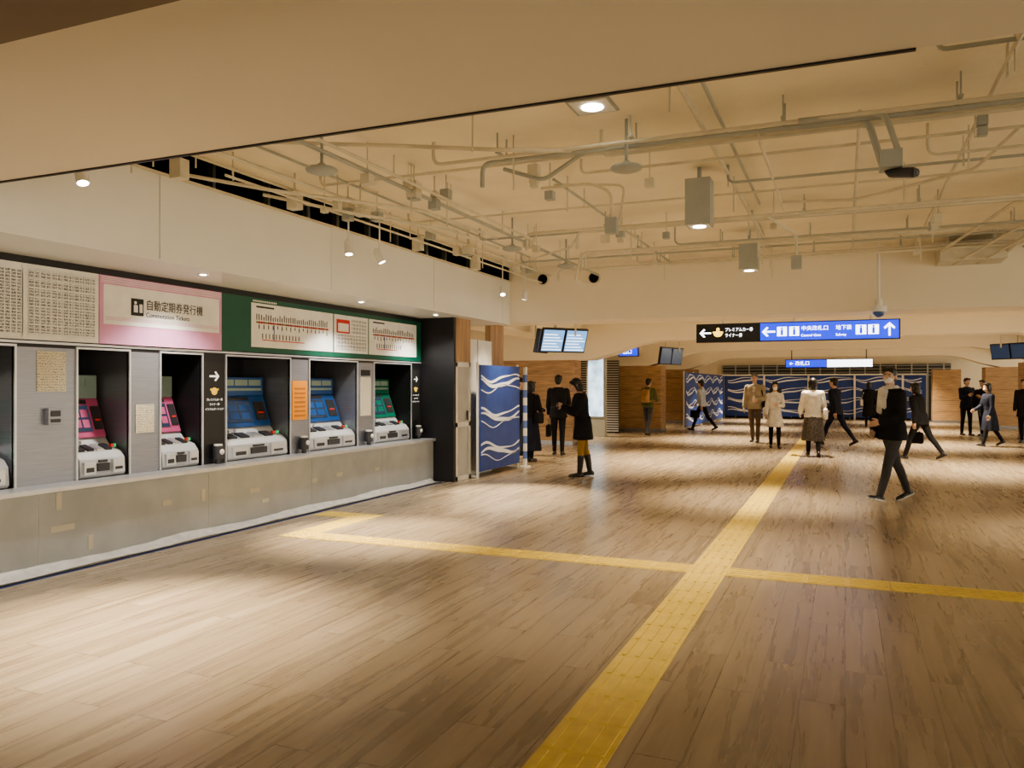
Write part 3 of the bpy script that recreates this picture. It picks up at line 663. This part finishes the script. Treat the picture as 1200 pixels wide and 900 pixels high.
def person(x, y, face, H, top, bottom, shoes=C_shoe, hair='short', hairm=HAIR, legL=(5, 3, 0), legR=(-5, 3, 0), armL=(5, 6, 15, 0), armR=(5, 6, 15, 0), lean=2,
           headyaw=0, headpitch=0, hem=None, skirt=None, skirtm=None, mask=False, bag=None, bagm=None, slim=1.0, vox=.012, scarf=None, phone=False, sleeve=True, name='pedestrian', jacket=.014, inner=None, boots=None, sole=None):
    mats = []
    def mi(m):
        if m not in mats: mats.append(m)
        return mats.index(m)
    B = MB(); D = MB()
    rad = math.radians
    def lean_pt(p):
        p = Vector(p)
        if p.z > .92:
            a = rad(lean)*min(1, (p.z-.92)/.12); q = p-Vector((0, 0, .92)); return Vector((0, 0, .92))+Matrix.Rotation(-a, 3, 'X') @ q
        return p
    def ring(z, rx, ry, yo=0, n=20, fold=0, ph=0, p=2.3):
        out = []
        for j in range(n):
            a = 2*pi*j/n; ca, sa = math.cos(a), math.sin(a)
            k = 1+fold*math.sin(a*7+ph)
            out.append(lean_pt((rx*k*math.copysign(abs(ca)**(2/p), ca), yo+ry*k*math.copysign(abs(sa)**(2/p), sa), z)))
        return out
    j = jacket; w = slim
    T = [(.82, .145, .10, -.005), (.90, .165*min(1, w+.06), .115, -.01), (1.0, .145*w, .10, 0), (1.10, .14*w, .097, .005), (1.22, .162*w, .112, .012), (1.32, .178*w, .112, .008), (1.385, .178*w, .095, 0), (1.43, .12*w, .075, -.005), (1.455, .075, .062, -.005)]
    mt = mi(top)
    B.loft([ring(z, rx+.008, ry+.008, yo) for z, rx, ry, yo in T[:3]], mi(bottom if skirt is None else (skirtm or bottom)))
    B.loft([ring(z, rx+j, ry+j, yo) for z, rx, ry, yo in ([(.86, .16, .115, -.005)]+T[1:])], mt)
    if hem is not None:
        rr = []; zz = [1.02, .9, .8]+([.65] if hem < .62 else [])+([.5] if hem < .48 else [])+[hem]
        zz = [z for z in zz if z >= hem]
        for i, z in enumerate(zz):
            t = (1.02-z)/.5; rr.append(ring(z, .155*w+j+.045*t, .108+j+.05*t, -.005, fold=.03*t, n=28))
        B.loft(rr, mt)
    if skirt is not None:
        rr = []; k = 6; s0 = 1.03
        for i in range(k+1):
            z = s0-(s0-skirt)*i/k; t = (s0-z)/.6
            rr.append(ring(z, .15*w+.035*min(1, t*2)+.06*t, .11+.03*min(1, t*2)+.075*t, -.005, n=32, fold=.05*t, ph=1))
        B.loft(rr, mi(skirtm or top))
    if inner is not None:
        B.loft([ring(z, .05, ry+j+.006, yo, p=3) for z, ry, yo in [(1.0, .098, .002), (1.15, .103, .006), (1.3, .112, .01), (1.4, .088, .0)]], mi(inner))
    ls = mi(bottom)
    for sgn, (p, kn, ft) in ((-1, legL), (1, legR)):
        hip = Vector((sgn*.088, 0, .885)); a = rad(p); s = rad(p-kn)
        knee = hip+Vector((sgn*.005, math.sin(a), -math.cos(a)))*.415; ank = knee+Vector((0, math.sin(s), -math.cos(s)))*.395
        mid = hip.lerp(knee, .5)
        B.limb(hip, .088, mid, .078, ls); B.limb(mid, .078, knee, .06, ls)
        calf = knee.lerp(ank, .33)+Vector((0, -.012, 0)); lo = mi(boots) if boots else ls
        B.limb(knee, .06, calf, .057, ls); B.limb(calf, .057+(.006 if boots else 0), ank, .045, lo)
        F = Matrix.Rotation(rad(ft), 3, 'X'); sh = mi(shoes)
        def fp(v): return ank+F @ Vector(v)
        B.limb(ank, .042, fp((0, -.01, -.04)), .038, sh)
        B.ell(fp((0, -.03, -.045)), (.036, .05, .038), sh, M=F); B.limb(fp((0, -.02, -.045)), .034, fp((sgn*.008, .11, -.055)), .03, sh)
        B.ell(fp((sgn*.01, .12, -.055)), (.044, .07, .028), sh, M=F)
        so = mi(sole or C_shoe)
        B.loft([[fp((sgn*.006*(1+q[1]*5)+q[0], q[1], zz)) for q in [(-.035, -.075), (.035, -.075), (.04, 0), (.046, .1), (.03, .185), (0, .2), (-.03, .185), (-.046, .1), (-.04, 0)]] for zz in (-.083, -.066)], so)
    wrs = {}
    for sgn, (p, ab, el, inw) in ((-1, armL), (1, armR)):
        sh = lean_pt((sgn*(.172*w+.005), 0, 1.375)); a = rad(p-lean*.3); t = rad(ab)
        d1 = Vector((sgn*math.sin(t), math.sin(a)*math.cos(t), -math.cos(a)*math.cos(t))).normalized(); elb = sh+d1*.28
        a2 = a+rad(el); i2 = rad(inw)
        d2 = Vector((-sgn*math.sin(i2)+sgn*math.sin(t)*.5*(inw == 0), math.sin(a2)*math.cos(i2), -math.cos(a2)*math.cos(i2))).normalized(); wr = elb+d2*.245
        wrs[sgn] = wr+d2*.08
        am = mt; fm = mt if sleeve else mi(SK); e2 = j if sleeve else 0
        B.limb(sh, .052+j, elb, .042+j, am); B.limb(elb, .042+e2, elb.lerp(wr, .35), .04+e2, fm); B.limb(elb.lerp(wr, .35), .04+e2, wr-d2*.02, .028+e2, fm)
        B.limb(wr-d2*.05, .026, wr+d2*.01, .024, mi(SK))
        nrm = Vector((-sgn, 0, 0)); nrm = (nrm-d2*nrm.dot(d2)).normalized(); fv = d2.cross(nrm)*(-sgn)
        if fv.dot(Vector((0, 1, .3))) < 0: fv = -fv
        sk = mi(SK)
        rg = []
        for q, hw, ht in ((-.01, .024, .018), (.02, .034, .017), (.06, .041, .015), (.092, .038, .011)):
            c = wr+d2*q; rg.append([c+fv*hw*math.cos(2*pi*i/10)+nrm*ht*math.sin(2*pi*i/10) for i in range(10)])
        D.loft(rg, sk)
        for off, ln in ((.030, .068), (.010, .078), (-.010, .072), (-.029, .055)):
            c = wr+d2*.085+fv*off; ang = .25
            for q, r0, r1 in ((.45, .0085, .008), (.3, .008, .0072), (.25, .0072, .0062)):
                dd = d2*math.cos(ang)+nrm*math.sin(ang); n2 = c+dd*ln*q; D.limb(c, r0, n2, r1, sk, 7); c = n2; ang += .38
        c = wr+d2*.03+fv*.03; dd = (d2*.65+fv*.6+nrm*.3).normalized(); n2 = c+dd*.035; D.limb(c, .012, n2, .010, sk, 7); dd = (d2*.85+fv*.25+nrm*.4).normalized(); D.limb(n2, .010, n2+dd*.028, .008, sk, 7)
        if phone and sgn == 1:
            c = wr+d2*.10+nrm*.025; D.loft([[c+fv*u*.038+d2*v*.07+nrm*k for u, v in ((-1, -1), (1, -1), (1, 1), (-1, 1))] for k in (-.004, .004)], mi(M_phone))
    nb = lean_pt((0, -.005, 1.42)); sk = mi(SK)
    HR = Matrix.Rotation(rad(headyaw), 3, 'Z') @ Matrix.Rotation(-rad(headpitch+lean*.4), 3, 'X')
    piv = lean_pt((0, 0, 1.49)); hc = piv+HR @ Vector((0, .018, .118))
    B.limb(nb, .054, piv+HR @ Vector((0, .0, .03)), .05, sk)
    def hp(v): return hc+HR @ Vector(v)
    B.ell(hp((0, -.008, .022)), (.074, .092, .088), sk, 18, 12, HR); B.ell(hp((0, .026, -.035)), (.058, .062, .078), sk, 18, 12, HR); B.ell(hp((0, .055, -.085)), (.028, .028, .022), sk, M=HR)
    B.limb(hp((0, .082, .005)), .009, hp((0, .102, -.025)), .013, sk, 8)
    for s in (-1, 1):
        B.ell(hp((s*.076, -.005, -.01)), (.010, .02, .032), sk, 10, 8, HR)
        D.ell(hp((s*.030, .078, .008)), (.014, .009, .007), mi(C_mask), 10, 6, HR); D.ell(hp((s*.030, .0845, .008)), (.007, .004, .006), mi(HAIR), 8, 6, HR)
        D.limb(hp((s*.016, .086, .028)), .0035, hp((s*.045, .074, .030)), .003, mi(HAIR), 6)
    if mask:
        D.ell(hp((0, .052, -.045)), (.054, .056, .046), mi(C_mask), 16, 10, HR)
        for s in (-1, 1): D.limb(hp((s*.045, .06, -.03)), .002, hp((s*.08, -.005, -.005)), .002, mi(C_mask), 5)
    else:
        D.ell(hp((0, .088, -.058)), (.022, .006, .006), mi(M_lip), 10, 6, HR)
    hm = mi(hairm)
    B.ell(hp((0, -.024, .040)), (.086, .100, .090), hm, 18, 12, HR)
    B.ell(hp((0, -.055, -.015)), (.073, .06, .075), hm, 16, 10, HR)
    B.limb(hp((-.05, .055, .085)), .028, hp((.05, .055, .085)), .028, hm)
    if hair in ('bob', 'long'):
        B.ell(hp((0, -.045, -.05)), (.092, .075, .10), hm, 16, 10, HR)
        for s in (-1, 1): B.limb(hp((s*.072, .01, .03)), .026, hp((s*.075, .0, -.10)), .020, hm)
    if hair == 'long':
        B.limb(hp((0, -.075, -.06)), .07, lean_pt((0, -.11, 1.27)), .05, hm)
    if hair == 'bun': B.ell(hp((0, -.11, .045)), (.042, .042, .042), hm)
    if scarf:
        sc = mi(scarf)
        for k in range(12):
            a0 = 2*pi*k/12; a1 = 2*pi*(k+1)/12
            B.limb(lean_pt((.078*math.cos(a0), .078*math.sin(a0), 1.465)), .028, lean_pt((.078*math.cos(a1), .078*math.sin(a1), 1.465)), .028, sc)
        B.limb(lean_pt((.02, .12, 1.44)), .038, lean_pt((.035, .145, 1.18)), .042, sc); B.limb(lean_pt((-.05, .12, 1.42)), .032, lean_pt((-.05, .145, 1.24)), .035, sc)
    if bag:
        bm_ = mi(bagm or C_black)
        def sbox(c, sx, sy, sz):
            c = Vector(c); rg = []
            for t, k in ((-1, .75), (-.85, .97), (0, 1), (.8, .95), (1, .7)):
                rr = []
                for jj in range(20):
                    a = 2*pi*jj/20; ca, sa = math.cos(a), math.sin(a)
                    rr.append(lean_pt(c+Vector((sx*k*math.copysign(abs(ca)**.5, ca), sy*k*math.copysign(abs(sa)**.5, sa), sz*t))))
                rg.append(rr)
            B.loft(rg, bm_)
        if bag == 'backpack':
            sbox((0, -.19, 1.19), .13, .075, .20); sbox((0, -.265, 1.12), .09, .03, .09)
            for s in (-1, 1):
                pts = [(s*.09, -.13, 1.36), (s*.10, -.03, 1.45), (s*.11, .09, 1.39), (s*.12, .135, 1.25), (s*.15, .06, 1.08), (s*.12, -.12, 1.02)]
                for a, c in zip(pts, pts[1:]): B.limb(lean_pt(a), .016, lean_pt(c), .016, bm_, 8)
        elif bag in ('shoulderR', 'shoulderL'):
            s = 1 if bag == 'shoulderR' else -1
            sbox((s*.25, -.03, .93), .05, .15, .12)
            pts = [(s*.25, .08, 1.03), (s*.20, .10, 1.25), (s*.15, .02, 1.44), (s*.20, -.10, 1.25), (s*.25, -.12, 1.03)]
            for a, c in zip(pts, pts[1:]): B.limb(lean_pt(a), .012, lean_pt(c), .012, bm_, 8)
        elif bag in ('handR', 'handL'):
            c = wrs[1 if bag == 'handR' else -1]+Vector((0, 0, -.30)); rg = []
            for t, k in ((-1, .8), (-.85, .98), (0, 1), (.8, .95), (1, .8)):
                rg.append([c+Vector((.05*k*math.copysign(abs(math.cos(a))**.5, math.cos(a)), .17*k*math.copysign(abs(math.sin(a))**.5, math.sin(a)), .13*t)) for a in [2*pi*q/20 for q in range(20)]])
            B.loft(rg, bm_)
            for s in (-1, 1): B.limb(c+Vector((0, s*.09, .12)), .009, c+Vector((0, 0, .29)), .009, bm_, 8)
    src = B.mesh('tmp'); to = bpy.data.objects.new('tmp', src); COL.objects.link(to)
    rm = to.modifiers.new('r', 'REMESH'); rm.mode = 'VOXEL'; rm.voxel_size = vox
    sm = to.modifiers.new('s', 'SMOOTH'); sm.factor = .5; sm.iterations = 2
    dg = bpy.context.evaluated_depsgraph_get(); dg.update(); ev = to.evaluated_get(dg); me = bpy.data.meshes.new_from_object(ev)
    bvh = BVHTree.FromPolygons(B.v, B.f)
    nv = len(me.vertices); V = [v.co.copy() for v in me.vertices]; Fc = [tuple(p.vertices) for p in me.polygons]; MI = []
    for p in me.polygons:
        r = bvh.find_nearest(p.center); MI.append(B.m[r[2]] if r[2] is not None else 0)
    bpy.data.objects.remove(to); bpy.data.meshes.remove(me); bpy.data.meshes.remove(src)
    Fc += [tuple(q+nv for q in f) for f in D.f]; MI += D.m; V += D.v
    zmin = min(v.z for v in V); s = H/1.72
    fd = Vector(face).normalized(); ang = math.atan2(-fd.x, fd.y); R = Matrix.Rotation(ang, 3, 'Z')
    V = [R @ (Vector((v.x, v.y, v.z-zmin+.001))*s) for v in V]
    me = bpy.data.meshes.new(name); me.from_pydata([tuple(v) for v in V], [], Fc)
    for q in mats: me.materials.append(q)
    me.polygons.foreach_set('material_index', MI); me.polygons.foreach_set('use_smooth', [True]*len(me.polygons)); me.update()
    o = bpy.data.objects.new(name, me); COL.objects.link(o); o.location = (x, y, 0); return o

person(.56, 11.3, (-.80, -.60), 1.72, C_black, C_grey, hair='short', legL=(20, 3, 12), legR=(-19, 6, -20), armL=(10, 14, 62, 28), armR=(-6, 12, 45, 15), lean=3, headyaw=32, hem=.80, mask=True, bag='shoulderR', bagm=C_black, slim=.95, vox=.009, scarf=C_white, jacket=.026, sole=C_shoew)
person(-4.0, 12.63, (-.8, -.35), 1.62, C_black, C_ochre, hair='bob', legL=(7, 5, 0), legR=(-7, 5, -4), armL=(25, 4, 95, 30), armR=(25, 6, 90, 30), lean=6, headpitch=22, hem=.64, bag='shoulderR', bagm=C_black, slim=.95, vox=.009, phone=True, jacket=.034, boots=C_shoe)
person(-5.75, 16.4, (-.2, 1), 1.72, C_black, C_black, legL=(3, 0, 0), legR=(-3, 0, 0), hem=.8, armL=(5, 8, 20, 0), armR=(20, 8, 90, 25), jacket=.02, bag='handL')
person(-5.78, 14.8, (.2, .9), 1.58, C_black, C_black, hair='bob', hem=.8, skirt=.22, skirtm=C_navy, slim=.9, bag='shoulderR', armR=(15, 8, 70, 10))
person(-6.5, 16.0, (.9, .3), 1.66, C_navy, C_black, hem=.8, armL=(10, 8, 60, 20))
person(-5.5, 23.9, (.25, 1), 1.71, C_olive, C_grey, legL=(12, 6, 0), legR=(-12, 14, -14), bag='backpack', bagm=C_tan, armR=(15, 8, 60, 10))
person(-4.37, 26.9, (-.9, .25), 1.72, C_blue, C_black, legL=(26, 8, 8), legR=(-22, 20, -25), armL=(-18, 6, 15, 0), armR=(22, 6, 25, 0), lean=4, bag='handR')
person(-2.2, 22.0, (-.1, -1), 1.80, C_beige, C_brown, hairm=HAIRG, legL=(10, 4, 0), legR=(-8, 8, -8), armL=(8, 12, 70, 30), armR=(0, 10, 20, 0), hem=.84, bag='shoulderL', bagm=C_black, jacket=.026, inner=C_white)
person(-1.55, 20.1, (.15, -1), 1.57, C_white, C_black, hair='bob', legL=(8, 3, 0), legR=(-8, 8, -8), skirt=.55, skirtm=C_white, armL=(15, 8, 80, 35), armR=(5, 8, 25, 0), slim=.9, bag='shoulderR', bagm=C_white, mask=True)
person(-.62, 18.05, (-.12, 1), 1.64, C_white, C_black, hair='bob', legL=(12, 5, 0), legR=(-10, 12, -14), skirt=.34, skirtm=C_pat, armL=(10, 12, 40, 0), armR=(18, 12, 80, 20), slim=.95, bag='shoulderR', bagm=C_white, jacket=.03)
person(-.2, 21.6, (-.85, .45), 1.74, C_navy, C_navy, legL=(28, 8, 10), legR=(-26, 12, -25), armL=(-20, 6, 15, 0), armR=(22, 6, 25, 0), lean=5, hem=.82, jacket=.022)
person(.8, 31.6, (.1, 1), 1.62, C_black, C_black, hair='bob', skirt=.4, skirtm=C_black, bag='shoulderL', bagm=C_white, vox=.016)
person(-2.6, 34.0, (.1, -1), 1.68, C_grey, C_black, legL=(14, 5, 5), legR=(-12, 14, -14), vox=.016)
person(1.42, 18.2, (-.75, .5), 1.60, C_black, C_black, hair='bob', legL=(26, 10, 8), legR=(-26, 14, -25), lean=10, hem=.8, bag='handR', armR=(10, 8, 15, 0), armL=(-15, 8, 20, 0), jacket=.024)
person(3.4, 27.6, (.4, -1), 1.72, C_navy, C_black, hem=.82, armR=(20, 8, 95, 25), phone=True)
person(3.80, 27.3, (-.6, -.8), 1.66, C_black, C_black, hem=.82, armL=(20, 8, 95, 25))
person(3.3, 22.7, (-.8, -.35), 1.58, C_navy, C_black, hair='bob', legL=(20, 6, 8), legR=(-22, 14, -22), skirt=.45, skirtm=C_navy, slim=.95, mask=True, bag='shoulderR', armR=(15, 8, 50, 10), lean=5)
person(4.36, 24.5, (-.4, -1), 1.66, C_black, C_black, hem=.7, armL=(10, 8, 50, 10))

# ------------------------------------------------------------------ world and camera
w = bpy.data.worlds.new('world'); scene.world = w; w.use_nodes = True
w.node_tree.nodes['Background'].inputs[0].default_value = (1, .88, .68, 1); w.node_tree.nodes['Background'].inputs[1].default_value = 1.25
scene.view_settings.look = 'AgX - Medium High Contrast'
scene.view_settings.exposure = 1.05
cam = bpy.data.cameras.new('camera'); cam.lens = 28.05; cam.sensor_width = 36; cam.clip_end = 200
co = bpy.data.objects.new('camera', cam); COL.objects.link(co); co.location = (0, 0, 1.5); co.rotation_euler = (math.radians(90.12), 0, math.radians(22.64))
scene.camera = co
